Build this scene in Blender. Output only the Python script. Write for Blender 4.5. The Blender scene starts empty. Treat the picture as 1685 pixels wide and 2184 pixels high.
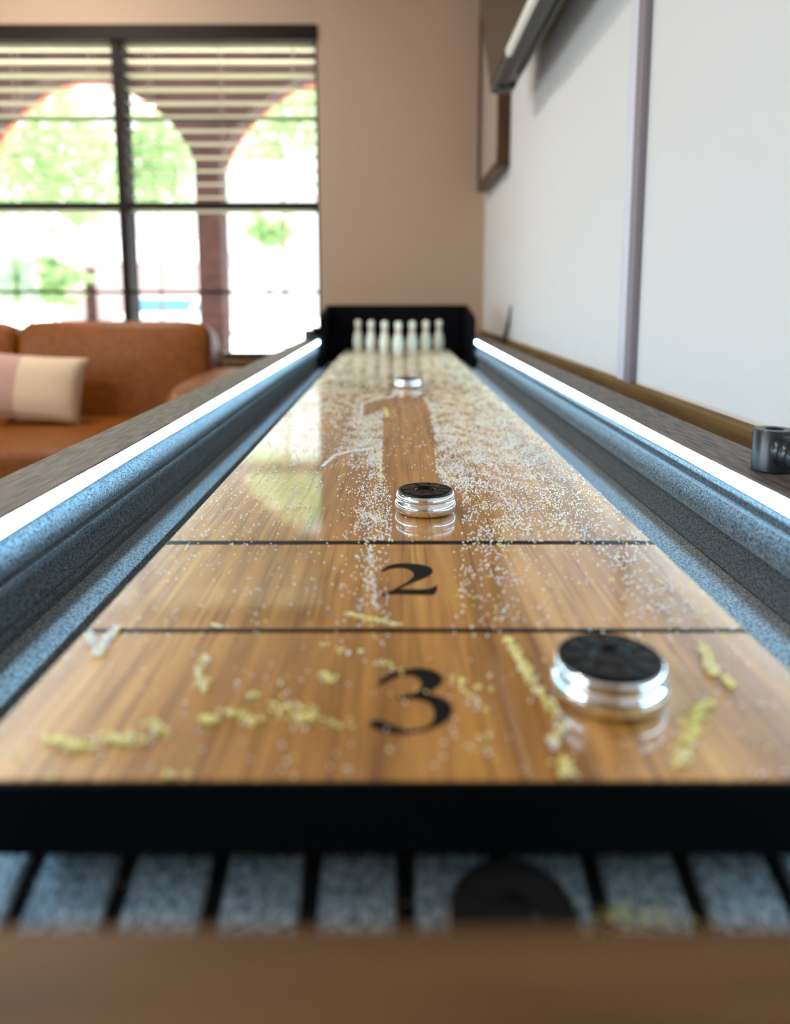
import bpy, bmesh, math, random
import numpy as np
from mathutils import Vector, Matrix

random.seed(7)
rng = np.random.default_rng(11)
scn = bpy.context.scene
COL = scn.collection

# ------------------------------------------------------------------ camera
W, H = 1685.0, 2184.0
F = 1585.0                     # focal length in pixels
PX, PY = 839.0, 856.0          # principal point
TH = math.atan(220.0 / F)      # downward pitch
CT, ST = math.cos(TH), math.sin(TH)
BOARD = 0.76                   # height of the playfield
CAM = Vector((-0.014, 0.0, BOARD + 0.2016))

cd = bpy.data.cameras.new('camera')
cam = bpy.data.objects.new('camera', cd)
COL.objects.link(cam)
cam.location = CAM
cam.rotation_euler = (math.pi / 2 - TH, 0, 0)
cd.sensor_fit = 'HORIZONTAL'
cd.sensor_width = 36.0
cd.lens = F / W * 36.0
cd.shift_x = (W / 2 - PX) / W
cd.shift_y = -(H / 2 - PY) / W
cd.clip_start = 0.01
cd.dof.use_dof = True
cd.dof.focus_distance = 0.75
cd.dof.aperture_fstop = 3.7
cd.dof.aperture_blades = 0
scn.camera = cam

# ------------------------------------------------------------------ light and exposure
scn.view_settings.view_transform = 'Standard'
scn.view_settings.look = 'None'
scn.view_settings.gamma = 1.0
scn.view_settings.use_curve_mapping = False
scn.view_settings.exposure = 0.14

SKY_STRENGTH = 2.5
SUN_STRENGTH = 26.0
ADDED_DAY_POWER = 53.0
LAMP_POWER = 31.0
LED_STRENGTH = 26.0

world = bpy.data.worlds.new('overcast_sky')
scn.world = world
world.use_nodes = True
bg = world.node_tree.nodes['Background']
bg.inputs['Color'].default_value = (0.95, 0.98, 1.0, 1)
bg.inputs['Strength'].default_value = SKY_STRENGTH

sd = bpy.data.lights.new('sun', 'SUN')
sd.energy = SUN_STRENGTH
sd.angle = 0.03
sun = bpy.data.objects.new('sun', sd)
COL.objects.link(sun)
sun.rotation_euler = (math.radians(-42), 0, math.radians(18))


def area_light(name, loc, rot, sx, sy, power, color, shape='RECTANGLE'):
    l = bpy.data.lights.new(name, 'AREA')
    l.shape = shape
    l.size = sx
    l.size_y = sy
    l.energy = power
    l.color = color
    o = bpy.data.objects.new(name, l)
    COL.objects.link(o)
    o.location = loc
    o.rotation_euler = rot
    return o


# added lights brightening the room through two made-up, unseen left-wall windows (built below)
for yy in (-1.85, 0.15):
    area_light('window_daylight', (-4.72, yy, 1.55), (0, -math.pi / 2, 0), 1.5, 1.5, ADDED_DAY_POWER, (0.77, 0.91, 1.0))


# ------------------------------------------------------------------ helpers
def P(u, v, x=None, y=None, z=None):
    """the point of the place, on a given plane, that the photograph shows at (u, v)"""
    d = Vector((u - PX, F * CT + (PY - v) * ST, -F * ST + (PY - v) * CT))
    if x is not None:
        t = (x - CAM.x) / d.x
    elif y is not None:
        t = (y - CAM.y) / d.y
    else:
        t = (z - CAM.z) / d.z
    return CAM + d * t


def on_board(u, v):
    p = P(u, v, z=BOARD)
    return p.x, p.y


def props(o, label=None, cat=None, group=None, kind=None):
    if label:
        o['label'] = label
    if cat:
        o['category'] = cat
    if group:
        o['group'] = group
    if kind:
        o['kind'] = kind
    return o


def thing(name, label, cat, loc=(0, 0, 0), rot=(0, 0, 0), group=None):
    o = bpy.data.objects.new(name, None)
    o.empty_display_size = 0.05
    COL.objects.link(o)
    o.location = loc
    o.rotation_euler = rot
    return props(o, label, cat, group)


def obj(name, bm, mats, parent=None, label=None, smooth=None, offset=None):
    """one mesh object; with offset the mesh was made in world space and is moved to the thing's own space"""
    if offset is not None:
        bmesh.ops.translate(bm, verts=bm.verts, vec=-Vector(offset))
    me = bpy.data.meshes.new(name)
    bmesh.ops.recalc_face_normals(bm, faces=bm.faces)
    bm.to_mesh(me)
    bm.free()
    for m in (mats if isinstance(mats, (list, tuple)) else [mats]):
        me.materials.append(m)
    if smooth is not None:
        me.polygons.foreach_set('use_smooth', [True] * len(me.polygons))
        if smooth < 180:
            me.set_sharp_from_angle(angle=math.radians(smooth))
    o = bpy.data.objects.new(name, me)
    COL.objects.link(o)
    if parent:
        o.parent = parent
    if label:
        o['label'] = label
    return o


def dup(root, loc=None, rot=None, label=None, group=None):
    r = root.copy()
    COL.objects.link(r)
    if loc is not None:
        r.location = loc
    if rot is not None:
        r.rotation_euler = rot
    if label:
        r['label'] = label
    if group:
        r['group'] = group
    for ch in list(root.children):
        c = ch.copy()
        COL.objects.link(c)
        c.parent = r
        for g in ch.children:
            e = g.copy()
            COL.objects.link(e)
            e.parent = c
    return r


def box(bm, x0, x1, y0, y1, z0, z1, bevel=0.0, seg=2, mi=0):
    vs = [bm.verts.new(p) for p in ((x0, y0, z0), (x1, y0, z0), (x1, y1, z0), (x0, y1, z0),
                                    (x0, y0, z1), (x1, y0, z1), (x1, y1, z1), (x0, y1, z1))]
    fs = [bm.faces.new([vs[i] for i in q]) for q in ((0, 3, 2, 1), (4, 5, 6, 7), (0, 1, 5, 4),
                                                     (1, 2, 6, 5), (2, 3, 7, 6), (3, 0, 4, 7))]
    for f in fs:
        f.material_index = mi
    if bevel > 0:
        es = {e for f in fs for e in f.edges}
        bmesh.ops.bevel(bm, geom=list(es), offset=bevel, segments=seg, affect='EDGES', profile=0.5)
    return bm


def Box(*a, **k):
    return box(bmesh.new(), *a, **k)


def lathe(bm, prof, seg=48, cx=0, cy=0, cz=0, axis='Z', mi=0):
    rings = []
    for r, h in prof:
        ring = []
        if r < 1e-6:
            p = {'Z': (cx, cy, cz + h), 'Y': (cx, cy + h, cz), 'X': (cx + h, cy, cz)}[axis]
            ring = [bm.verts.new(p)]
        else:
            for i in range(seg):
                a = 2 * math.pi * i / seg
                c, s = r * math.cos(a), r * math.sin(a)
                p = {'Z': (cx + c, cy + s, cz + h), 'Y': (cx + c, cy + h, cz + s), 'X': (cx + h, cy + c, cz + s)}[axis]
                ring.append(bm.verts.new(p))
        rings.append(ring)
    for a, b in zip(rings, rings[1:]):
        if len(a) == 1 and len(b) == 1:
            continue
        n = max(len(a), len(b))
        for i in range(n):
            j = (i + 1) % n
            if len(a) == 1:
                f = bm.faces.new((a[0], b[i], b[j]))
            elif len(b) == 1:
                f = bm.faces.new((a[i], a[j], b[0]))
            else:
                f = bm.faces.new((a[i], a[j], b[j], b[i]))
            f.material_index = mi
    for ring, end in ((rings[0], 0), (rings[-1], 1)):
        if len(ring) > 2 and prof[0] != prof[-1]:
            f = bm.faces.new(ring)
            f.material_index = mi
    return bm


def extrude_poly(bm, pts, a0, a1, axis='Y', mi=0):
    """closed polygon in the plane across AXIS, given depth from a0 to a1"""
    def at(p, a):
        return {'Y': (p[0], a, p[1]), 'X': (a, p[0], p[1]), 'Z': (p[0], p[1], a)}[axis]
    A = [bm.verts.new(at(p, a0)) for p in pts]
    B = [bm.verts.new(at(p, a1)) for p in pts]
    n = len(pts)
    caps = [bm.faces.new(A), bm.faces.new(B[::-1])]
    fs = list(caps)
    for i in range(n):
        j = (i + 1) % n
        fs.append(bm.faces.new((A[j], A[i], B[i], B[j])))
    for f in fs:
        f.material_index = mi
        f.normal_update()
    bmesh.ops.triangulate(bm, faces=caps, ngon_method='EAR_CLIP')
    return bm


def superbox(bm, cx, cy, cz, sx, sy, sz, e=0.35, n=14, puff=0.0, pinch=0.0):
    """soft rounded cushion: a cube grid rounded towards a superellipsoid"""
    q = bmesh.new()
    bmesh.ops.create_cube(q, size=2.0)
    bmesh.ops.subdivide_edges(q, edges=q.edges[:], cuts=n, use_grid_fill=True)
    p = 2.0 / e
    for v in q.verts:
        c = v.co
        m = max(abs(c.x), abs(c.y), abs(c.z))
        L = (abs(c.x) ** p + abs(c.y) ** p + abs(c.z) ** p) ** (1 / p)
        c *= m / L
    vm = {}
    for v in q.verts:
        c = v.co
        k = 1 + puff * (1 - c.x * c.x) * (1 - c.z * c.z) - pinch * (c.x * c.x * c.z * c.z)
        vm[v] = bm.verts.new((cx + c.x * sx / 2, cy + c.y * k * sy / 2, cz + c.z * sz / 2))
    for f in q.faces:
        bm.faces.new([vm[v] for v in f.verts])
    q.free()
    return bm


def tube(bm, pts, r, seg=10):
    pts = [Vector(p) for p in pts]
    rings = []
    for i, p in enumerate(pts):
        t = (pts[min(i + 1, len(pts) - 1)] - pts[max(i - 1, 0)]).normalized()
        a = Vector((0, 0, 1)) if abs(t.z) < 0.9 else Vector((1, 0, 0))
        u = t.cross(a).normalized()
        w = t.cross(u)
        rr = r[i] if isinstance(r, (list, tuple)) else r
        rings.append([bm.verts.new(p + (u * math.cos(2 * math.pi * k / seg) + w * math.sin(2 * math.pi * k / seg)) * rr) for k in range(seg)])
    for a, b in zip(rings, rings[1:]):
        for k in range(seg):
            j = (k + 1) % seg
            bm.faces.new((a[k], a[j], b[j], b[k]))
    bm.faces.new(rings[0])
    bm.faces.new(rings[-1])
    return bm


# ------------------------------------------------------------------ materials
def sock(n, *names):
    for k in names:
        if k in n.inputs:
            return n.inputs[k]


def material(name, color, rough=0.5, metal=0.0, spec=None, coat=0.0, coat_rough=0.05, emit=None, emit_str=0.0, sheen=0.0):
    m = bpy.data.materials.new(name)
    m.use_nodes = True
    b = m.node_tree.nodes['Principled BSDF']
    b.inputs['Base Color'].default_value = (*color, 1)
    b.inputs['Roughness'].default_value = rough
    b.inputs['Metallic'].default_value = metal
    if spec is not None:
        b.inputs['Specular IOR Level'].default_value = spec
    b.inputs['Coat Weight'].default_value = coat
    b.inputs['Coat Roughness'].default_value = coat_rough
    b.inputs['Sheen Weight'].default_value = sheen
    if emit:
        b.inputs['Emission Color'].default_value = (*emit, 1)
        b.inputs['Emission Strength'].default_value = emit_str
    return m


def vary(m, c0, c1, scale=(10, 10, 10), detail=4.0, lo=0.35, hi=0.65, nscale=1.0, bump=0.0, bump_dist=0.001, dist=0.0):
    """noise between two colours of the same stuff, stretched by scale, with optional relief"""
    nt = m.node_tree
    N, L = nt.nodes, nt.links
    b = N['Principled BSDF']
    tc = N.new('ShaderNodeTexCoord')
    mp = N.new('ShaderNodeMapping')
    mp.inputs['Scale'].default_value = scale
    no = N.new('ShaderNodeTexNoise')
    no.inputs['Scale'].default_value = nscale
    no.inputs['Detail'].default_value = detail
    no.inputs['Distortion'].default_value = dist
    cr = N.new('ShaderNodeValToRGB')
    cr.color_ramp.elements[0].position = lo
    cr.color_ramp.elements[1].position = hi
    cr.color_ramp.elements[0].color = (*c0, 1)
    cr.color_ramp.elements[1].color = (*c1, 1)
    L.new(tc.outputs['Object'], mp.inputs['Vector'])
    L.new(mp.outputs['Vector'], no.inputs['Vector'])
    L.new(no.outputs['Fac'], cr.inputs['Fac'])
    L.new(cr.outputs['Color'], b.inputs['Base Color'])
    if bump:
        bp = N.new('ShaderNodeBump')
        bp.inputs['Strength'].default_value = bump
        bp.inputs['Distance'].default_value = bump_dist
        L.new(no.outputs['Fac'], bp.inputs['Height'])
        L.new(bp.outputs['Normal'], b.inputs['Normal'])
    return m


def srgb(r, g, b):
    f = lambda c: (c / 255 / 12.92) if c / 255 <= 0.04045 else ((c / 255 + 0.055) / 1.055) ** 2.4
    return (f(r), f(g), f(b))


def playfield_wood():
    m = material('lacquered_oak', (0.4, 0.2, 0.06), rough=0.42, coat=1.0, coat_rough=0.06)
    nt = m.node_tree
    N, L = nt.nodes, nt.links
    b = N['Principled BSDF']
    b.inputs['Coat IOR'].default_value = 1.65
    tc = N.new('ShaderNodeTexCoord')
    sep = N.new('ShaderNodeSeparateXYZ')
    L.new(tc.outputs['Object'], sep.inputs[0])

    def math_(op, a, bb=None):
        n = N.new('ShaderNodeMath')
        n.operation = op
        for i, q in enumerate((a, bb)):
            if q is None:
                continue
            if hasattr(q, 'is_linked'):
                L.new(q, n.inputs[i])
            else:
                n.inputs[i].default_value = q
        return n.outputs[0]
    # long staves, each with its own tone and its own shift of the grain
    stave = math_('FLOOR', math_('DIVIDE', sep.outputs['X'], 0.0365))
    wn = N.new('ShaderNodeTexWhiteNoise')
    wn.noise_dimensions = '1D'
    L.new(stave, wn.inputs['W'])
    shift = math_('MULTIPLY', wn.outputs['Value'], 7.3)
    comb = N.new('ShaderNodeCombineXYZ')
    L.new(sep.outputs['X'], comb.inputs[0])
    L.new(math_('ADD', math_('MULTIPLY', sep.outputs['Y'], 0.055), shift), comb.inputs[1])
    L.new(sep.outputs['Z'], comb.inputs[2])
    grain = N.new('ShaderNodeTexNoise')
    grain.inputs['Scale'].default_value = 75
    grain.inputs['Detail'].default_value = 7
    grain.inputs['Roughness'].default_value = 0.62
    grain.inputs['Distortion'].default_value = 0.5
    L.new(comb.outputs[0], grain.inputs['Vector'])
    comb2 = N.new('ShaderNodeCombineXYZ')
    L.new(sep.outputs['X'], comb2.inputs[0])
    L.new(math_('ADD', math_('MULTIPLY', sep.outputs['Y'], 0.02), shift), comb2.inputs[1])
    pores = N.new('ShaderNodeTexNoise')
    pores.inputs['Scale'].default_value = 330
    pores.inputs['Detail'].default_value = 3
    L.new(comb2.outputs[0], pores.inputs['Vector'])
    cr = N.new('ShaderNodeValToRGB')
    el = cr.color_ramp.elements
    el[0].position, el[0].color = 0.30, (*srgb(144, 92, 29), 1)
    el[1].position, el[1].color = 0.68, (*srgb(220, 164, 86), 1)
    mid = el.new(0.5)
    mid.color = (*srgb(190, 132, 57), 1)
    L.new(math_('ADD', math_('MULTIPLY', grain.outputs['Fac'], 0.8), math_('MULTIPLY', wn.outputs['Value'], 0.18)), cr.inputs['Fac'])
    pr = N.new('ShaderNodeValToRGB')
    pr.color_ramp.elements[0].position, pr.color_ramp.elements[0].color = 0.36, (0.50, 0.42, 0.32, 1)
    pr.color_ramp.elements[1].position, pr.color_ramp.elements[1].color = 0.47, (1, 1, 1, 1)
    L.new(pores.outputs['Fac'], pr.inputs['Fac'])
    mx = N.new('ShaderNodeMix')
    mx.data_type = 'RGBA'
    mx.blend_type = 'MULTIPLY'
    mx.inputs[0].default_value = 0.9
    L.new(cr.outputs['Color'], mx.inputs[6])
    L.new(pr.outputs['Color'], mx.inputs[7])
    L.new(mx.outputs[2], b.inputs['Base Color'])
    return m


def felt(name, c0, c1, sc=900):
    m = material(name, c0, rough=0.95, spec=0.1, sheen=0.25)
    return vary(m, c0, c1, scale=(1, 0.55, 1), nscale=sc, detail=5, lo=0.36, hi=0.68, bump=0.9, bump_dist=0.0012)


M = {}
M['play'] = playfield_wood()
M['felt'] = felt('charcoal_felt', (0.007, 0.014, 0.021), (0.185, 0.25, 0.30), 620)
M['mat'] = felt('grey_felt', (0.07, 0.10, 0.12), (0.50, 0.58, 0.64), 560)
M['black'] = material('black_paint', (0.0025, 0.003, 0.0045), rough=0.7, spec=0.08)
M['blackfelt'] = felt('black_felt', (0.004, 0.005, 0.006), (0.014, 0.016, 0.018))
M['ink'] = material('black_inlay', (0.004, 0.0035, 0.003), rough=0.5, spec=0.1)
M['rail'] = vary(material('dark_walnut', (0.1, 0.08, 0.07), rough=0.55), srgb(48, 43, 40), srgb(132, 124, 119), scale=(170, 12, 170), nscale=2.2, detail=7, lo=0.3, hi=0.7, bump=0.25, bump_dist=0.0006)
M['front'] = vary(material('brown_walnut', (0.15, 0.08, 0.03), rough=0.5), srgb(80, 52, 14), srgb(108, 74, 26), scale=(7, 60, 60), nscale=2.0, detail=5, lo=0.3, hi=0.7)
M['led'] = material('led_diffuser', (0.9, 0.95, 1.0), emit=(0.42, 0.75, 1.0), emit_str=LED_STRENGTH)
M['chrome'] = material('chrome', (0.88, 0.89, 0.90), rough=0.06, metal=1.0)
M['cap'] = material('black_plastic', (0.003, 0.003, 0.0035), rough=0.25, spec=0.2)
M['pin'] = vary(material('cream_pin', (0.75, 0.72, 0.6), rough=0.3, coat=0.5), (0.78, 0.79, 0.62), (0.84, 0.85, 0.70), nscale=12)
M['stripe'] = material('red_stripe', srgb(196, 120, 96), rough=0.35, coat=0.5)
M['knob'] = material('black_metal', (0.012, 0.018, 0.026), rough=0.3, spec=0.6)
M['bead_black'] = material('black_bead', (0.01, 0.013, 0.02), rough=0.22)
M['wax'] = material('white_wax', (0.95, 0.94, 0.94), rough=0.3)
M['wax_gold'] = material('yellow_wax', srgb(252, 242, 150), rough=0.4)
M['wall_white'] = vary(material('white_plaster', (0.7, 0.72, 0.72), rough=0.7, spec=0.3), (0.70, 0.715, 0.715), (0.74, 0.755, 0.755), nscale=260, detail=3, bump=0.35, bump_dist=0.0015)
M['wall_tan'] = vary(material('tan_plaster', (0.5, 0.38, 0.28), rough=0.8, spec=0.2), (0.475, 0.345, 0.25), (0.51, 0.37, 0.27), nscale=90, bump=0.1)
M['ceiling'] = vary(material('white_ceiling', (0.75, 0.73, 0.7), rough=0.9), (0.74, 0.72, 0.69), (0.78, 0.76, 0.73), nscale=40)
M['floor'] = vary(material('brown_floor', (0.2, 0.13, 0.08), rough=0.5), srgb(105, 78, 55), srgb(135, 103, 75), scale=(3, 30, 3), nscale=2)
M['wood_trim'] = vary(material('brown_trim', (0.2, 0.14, 0.08), rough=0.85, spec=0.15), srgb(112, 90, 58), srgb(132, 108, 72), scale=(40, 3, 40), nscale=2)
M['frame_dark'] = vary(material('dark_bronze', (0.02, 0.012, 0.009), rough=0.6, spec=0.2), (0.010, 0.005, 0.003), (0.017, 0.009, 0.006), nscale=30)
M['slat'] = vary(material('cream_slat', (0.75, 0.74, 0.62), rough=0.5), (0.84, 0.83, 0.70), (0.88, 0.87, 0.74), nscale=20)
M['cord'] = material('pale_cord', (0.6, 0.58, 0.5), rough=0.8)
M['leather'] = vary(material('cognac_leather', (0.3, 0.1, 0.02), rough=0.45, spec=0.3), srgb(106, 56, 6), srgb(138, 78, 16), nscale=5, detail=2.5, lo=0.25, hi=0.75, bump=0.05, bump_dist=0.003)
M['sofa_leg'] = material('dark_wood_leg', (0.03, 0.018, 0.01), rough=0.4)
M['linen'] = vary(material('cream_linen', (0.6, 0.48, 0.36), rough=0.9, sheen=0.2), srgb(206, 180, 150), srgb(222, 198, 168), scale=(300, 300, 300), nscale=1.2)
M['linen_pink'] = vary(material('rose_linen', (0.5, 0.33, 0.27), rough=0.9, sheen=0.2), srgb(176, 138, 122), srgb(192, 154, 138), scale=(300, 300, 300), nscale=1.2)
M['picture_wood'] = vary(material('oak_frame', (0.14, 0.07, 0.025), rough=0.4), srgb(56, 28, 7), srgb(80, 46, 18), scale=(40, 40, 3), nscale=2)
M['picture_mat'] = vary(material('picture_mount', (0.5, 0.45, 0.4), rough=0.3, coat=0.6), (0.46, 0.41, 0.37), (0.55, 0.5, 0.46), nscale=3)
M['screen'] = material('glossy_screen', (0.012, 0.010, 0.009), rough=0.22, spec=0.35)
M['tv_grey'] = material('grey_plastic', (0.05, 0.052, 0.052), rough=0.45)
M['tv_black'] = material('matt_black_plastic', (0.012, 0.012, 0.012), rough=0.5)
M['silver'] = material('brushed_silver', (0.93, 0.95, 0.93), rough=0.4, metal=0.6)  # silver made near white, with window glare in the colour
M['raceway'] = material('grey_raceway', srgb(138, 130, 138), rough=0.5)
M['raceway_white'] = material('white_raceway', srgb(214, 216, 228), rough=0.5)
M['lamp'] = material('lamp_diffuser', (1, 0.95, 0.85), emit=(1.0, 0.84, 0.64), emit_str=6.0)
M['white_metal'] = material('white_metal', (0.75, 0.74, 0.72), rough=0.4)
M['concrete'] = vary(material('pale_concrete', (0.7, 0.69, 0.68), rough=0.9), (0.66, 0.65, 0.65), (0.76, 0.75, 0.75), nscale=2)
M['arcade'] = vary(material('dark_red_stone', (0.09, 0.05, 0.05), rough=0.9), srgb(44, 20, 17), srgb(72, 40, 40), scale=(2, 2, 9), nscale=2)  # red stone darkened, shade of a missing porch roof in its colour
M['arch_trim'] = material('terracotta_trim', srgb(176, 92, 60), rough=0.8)  # orange of sunlight on the arch edges, painted in
M['porch'] = material('brown_boards', srgb(74, 50, 40), rough=0.8)
M['leaf'] = vary(material('green_leaf', (0.2, 0.35, 0.12), rough=0.6), (0.14, 0.30, 0.12), (0.34, 0.50, 0.26), nscale=1.5, lo=0.3, hi=0.7)
M['bark'] = material('brown_bark', srgb(110, 86, 70), rough=0.9)
M['car'] = material('white_car_paint', (0.8, 0.81, 0.83), rough=0.25, coat=1)
M['car_glass'] = material('blue_car_glass', srgb(60, 120, 150), rough=0.08, spec=0.8)
M['tyre'] = material('tyre_rubber', (0.02, 0.02, 0.02), rough=0.8)
M['house'] = material('pink_stucco', srgb(205, 180, 178), rough=0.9)
M['house_roof'] = material('grey_roof', srgb(160, 158, 170), rough=0.8)


def translucent(m, f, col):
    nt = m.node_tree
    b_ = nt.nodes['Principled BSDF']
    o_ = next(n for n in nt.nodes if n.type == 'OUTPUT_MATERIAL')
    mx = nt.nodes.new('ShaderNodeMixShader')
    mx.inputs[0].default_value = f
    t_ = nt.nodes.new('ShaderNodeBsdfTranslucent')
    t_.inputs['Color'].default_value = (*col, 1)
    nt.links.new(b_.outputs[0], mx.inputs[1])
    nt.links.new(t_.outputs[0], mx.inputs[2])
    nt.links.new(mx.outputs[0], o_.inputs[0])


translucent(M['slat'], .75, (.97, .97, .82))


def glass_material():
    m = bpy.data.materials.new('window_glass')
    m.use_nodes = True
    nt = m.node_tree
    nt.nodes.clear()
    o = nt.nodes.new('ShaderNodeOutputMaterial')
    mx = nt.nodes.new('ShaderNodeMixShader')
    fr = nt.nodes.new('ShaderNodeFresnel')
    fr.inputs['IOR'].default_value = 1.45
    t = nt.nodes.new('ShaderNodeBsdfTransparent')
    t.inputs['Color'].default_value = (0.96, 0.98, 0.97, 1)
    g = nt.nodes.new('ShaderNodeBsdfGlossy')
    g.inputs['Roughness'].default_value = 0.02
    nt.links.new(fr.outputs[0], mx.inputs[0])
    nt.links.new(t.outputs[0], mx.inputs[1])
    nt.links.new(g.outputs[0], mx.inputs[2])
    nt.links.new(mx.outputs[0], o.inputs[0])
    return m


M['glass'] = glass_material()

# ------------------------------------------------------------------ the room
XW = 0.416                 # face of the right wall
YB = 3.58                  # face of the back wall
XL, YF, ZC = -4.6, -3.2, 2.75
ZT = P(300, 55, y=YB).z    # window head
ZS = 0.672                 # window sill
WX0, WX1 = -2.27, P(681, 440, y=YB).x
MX0, MX1 = P(247, 350, y=YB).x, P(264, 350, y=YB).x


def struct(name, bm, m, parent=None, **k):
    o = obj(name, bm, m, parent, **k)
    if parent is None:
        o['kind'] = 'structure'
    return o


struct('floor', Box(XL - .15, XW + .15, YF - .15, YB + .16, -0.12, 0.0), M['floor'])
struct('ceiling', Box(XL - .15, XW + .15, YF - .15, YB + .16, ZC, ZC + .12), M['ceiling'])
struct('wall_right', Box(XW, XW + .15, YF, YB, 0, ZC), M['wall_white'])
struct('wall_front', Box(XL - .15, XW + .15, YF - .15, YF, 0, ZC), M['wall_tan'])
b = bmesh.new()
box(b, XL - .15, WX0, YB, YB + .16, 0, ZC)
box(b, WX1, XW + .15, YB, YB + .16, 0, ZC)
box(b, WX0, WX1, YB, YB + .16, 0, ZS)
box(b, WX0, WX1, YB, YB + .16, ZT, ZC)
struct('wall_back', b, M['wall_tan'])
b = bmesh.new()
wl = [(-2.6, -1.1), (-0.6, 0.9)]  # openings for the made-up windows, out of view
ys = [YF, wl[0][0], wl[0][1], wl[1][0], wl[1][1], YB]
for i in (0, 2, 4):
    box(b, XL - .15, XL, ys[i], ys[i + 1], 0, ZC)
for y0, y1 in wl:
    box(b, XL - .15, XL, y0, y1, 0, 0.8)
    box(b, XL - .15, XL, y0, y1, 2.3, ZC)
struct('wall_left', b, M['wall_tan'])
for k, (y0, y1) in enumerate(wl):
    f = bmesh.new()
    for a in ((y0, y0 + .05, .8, 2.3), (y1 - .05, y1, .8, 2.3), (y0, y1, .8, .85), (y0, y1, 2.25, 2.3), ((y0 + y1) / 2 - .02, (y0 + y1) / 2 + .02, .8, 2.3)):
        box(f, XL - .08, XL - .03, a[0], a[1], a[2], a[3])
    struct('window_%d' % (k + 2), f, M['frame_dark'])  # unseen windows, added only to let more daylight in

# baseboards and the wooden strip along the right wall
zt = P(1500, 879, x=XW - .02).z
struct('trim_1', Box(XW - .02, XW, -1.6, YB, zt - .16, zt, bevel=.002), M['wood_trim'])
struct('baseboard_back', Box(XL, XW, YB - .012, YB, 0, .1), M['wall_tan'])
struct('baseboard_right', Box(XW - .012, XW, YF, YB - .012, 0, .1), M['wall_white'])

# the big window: frame, bars, panes, sill
win = bpy.data.objects.new('window_1', None)
COL.objects.link(win)
WIN0 = ((WX0 + WX1) / 2, YB + .06, ZS)
win.location = WIN0
win['kind'] = 'structure'
ZH = P(300, 86, y=YB).z
b = bmesh.new()
box(b, WX0, WX1, YB - .012, YB + .1, ZH, ZT + .004, bevel=.003)
obj('window_head', b, M['frame_dark'], win, offset=WIN0)
b = bmesh.new()
box(b, WX1 - .012, WX1, YB + .005, YB + .15, ZS, ZH)
box(b, WX0, WX0 + .012, YB + .005, YB + .15, ZS, ZH)
box(b, WX0, WX1, YB + .02, YB + .15, ZS, ZS + .022)
obj('window_frame', b, M['frame_dark'], win, offset=WIN0)
obj('mullion', Box(MX0, MX1, YB + .004, YB + .14, ZS, ZH, bevel=.003), M['frame_dark'], win, offset=WIN0)
for v, hw in ((255, 2.4), (439, 8), (623, 3.4)):
    za, zb_ = P(300, v + hw, y=YB + .02).z, P(300, v - hw, y=YB + .02).z
    obj('window_bar', Box(WX0 + .01, WX1 - .01, YB + .015, YB + .035, za, zb_), M['frame_dark'], win, offset=WIN0)
for x0, x1 in ((WX0 + .01, MX0), (MX1, WX1 - .01)):
    obj('pane', Box(x0, x1, YB + .128, YB + .132, ZS + .02, ZH), M['glass'], win, offset=WIN0)
obj('window_sill', Box(WX0 - .03, WX1 + .03, YB - .05, YB + .1, ZS - .03, ZS, bevel=.004), M['wood_trim'], win, label='brown wooden sill', offset=WIN0)

# two blinds of wide slats inside the window
YS = YB + .078
za, ze = P(300, 102.5, y=YS).z, P(300, 393, y=YS).z
for x0, x1, lab in ((WX0 + .016, MX0 - .006, 'cream slatted blind in the left half of the window, behind the sofa'),
                    (MX1 + .006, WX1 - .016, 'cream slatted blind in the right half of the window, against the tan wall')):
    L0 = ((x0 + x1) / 2, YS, za + .06)
    bl = thing('window_blind', lab, 'blind', L0)
    obj('head_rail', Box(x0, x1, YS - .03, YS + .03, ZH - .004, ZH + .03), M['slat'], bl, offset=L0)
    for k in range(12):
        z = za + (ze - za) * k / 10.0
        s = bmesh.new()
        n = 6
        prof = [(YS - .031 + .062 * i / n, z + .0035 * (1 - (2 * i / n - 1) ** 2)) for i in range(n + 1)]
        extrude_poly(s, prof + [(y, zz - .003) for y, zz in prof[::-1]], x0, x1, axis='X')
        obj('slat', s, M['slat'], bl, offset=L0)
    z = za + (ze - za) * 12 / 10.0
    obj('bottom_rail', Box(x0, x1, YS - .028, YS + .028, z - .008, z + .008, bevel=.003), M['slat'], bl, offset=L0)
    for q in (.12, .5, .88):
        xx = x0 + (x1 - x0) * q
        c = bmesh.new()
        for yy in (-.033, .033):
            tube(c, [(xx, YS + yy, z), (xx, YS + yy, ZH)], .0012, 6)
        obj('ladder_cord', c, M['cord'], bl, offset=L0)

# ceiling lights
for x, y, lab in ((-1.5, 2.6, 'round white ceiling light near the back wall'), (-2.3, 0.3, 'round white ceiling light in the middle of the room')):
    t = thing('ceiling_light', lab, 'ceiling light', (x, y, ZC))
    obj('lamp_rim', lathe(bmesh.new(), [(.11, 0), (.115, -.02), (.105, -.03), (.095, -.03), (.095, -.012), (.0, -.012)], 40), M['white_metal'], t, smooth=30)
    obj('diffuser', lathe(bmesh.new(), [(.09, -.013), (.09, -.024), (.0, -.03)], 40), M['lamp'], t, smooth=30)
    a = area_light('ceiling_light_glow', (x, y, ZC - .036), (0, 0, 0), .18, .18, LAMP_POWER, (1.0, 0.92, 0.84), 'DISK')

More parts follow.
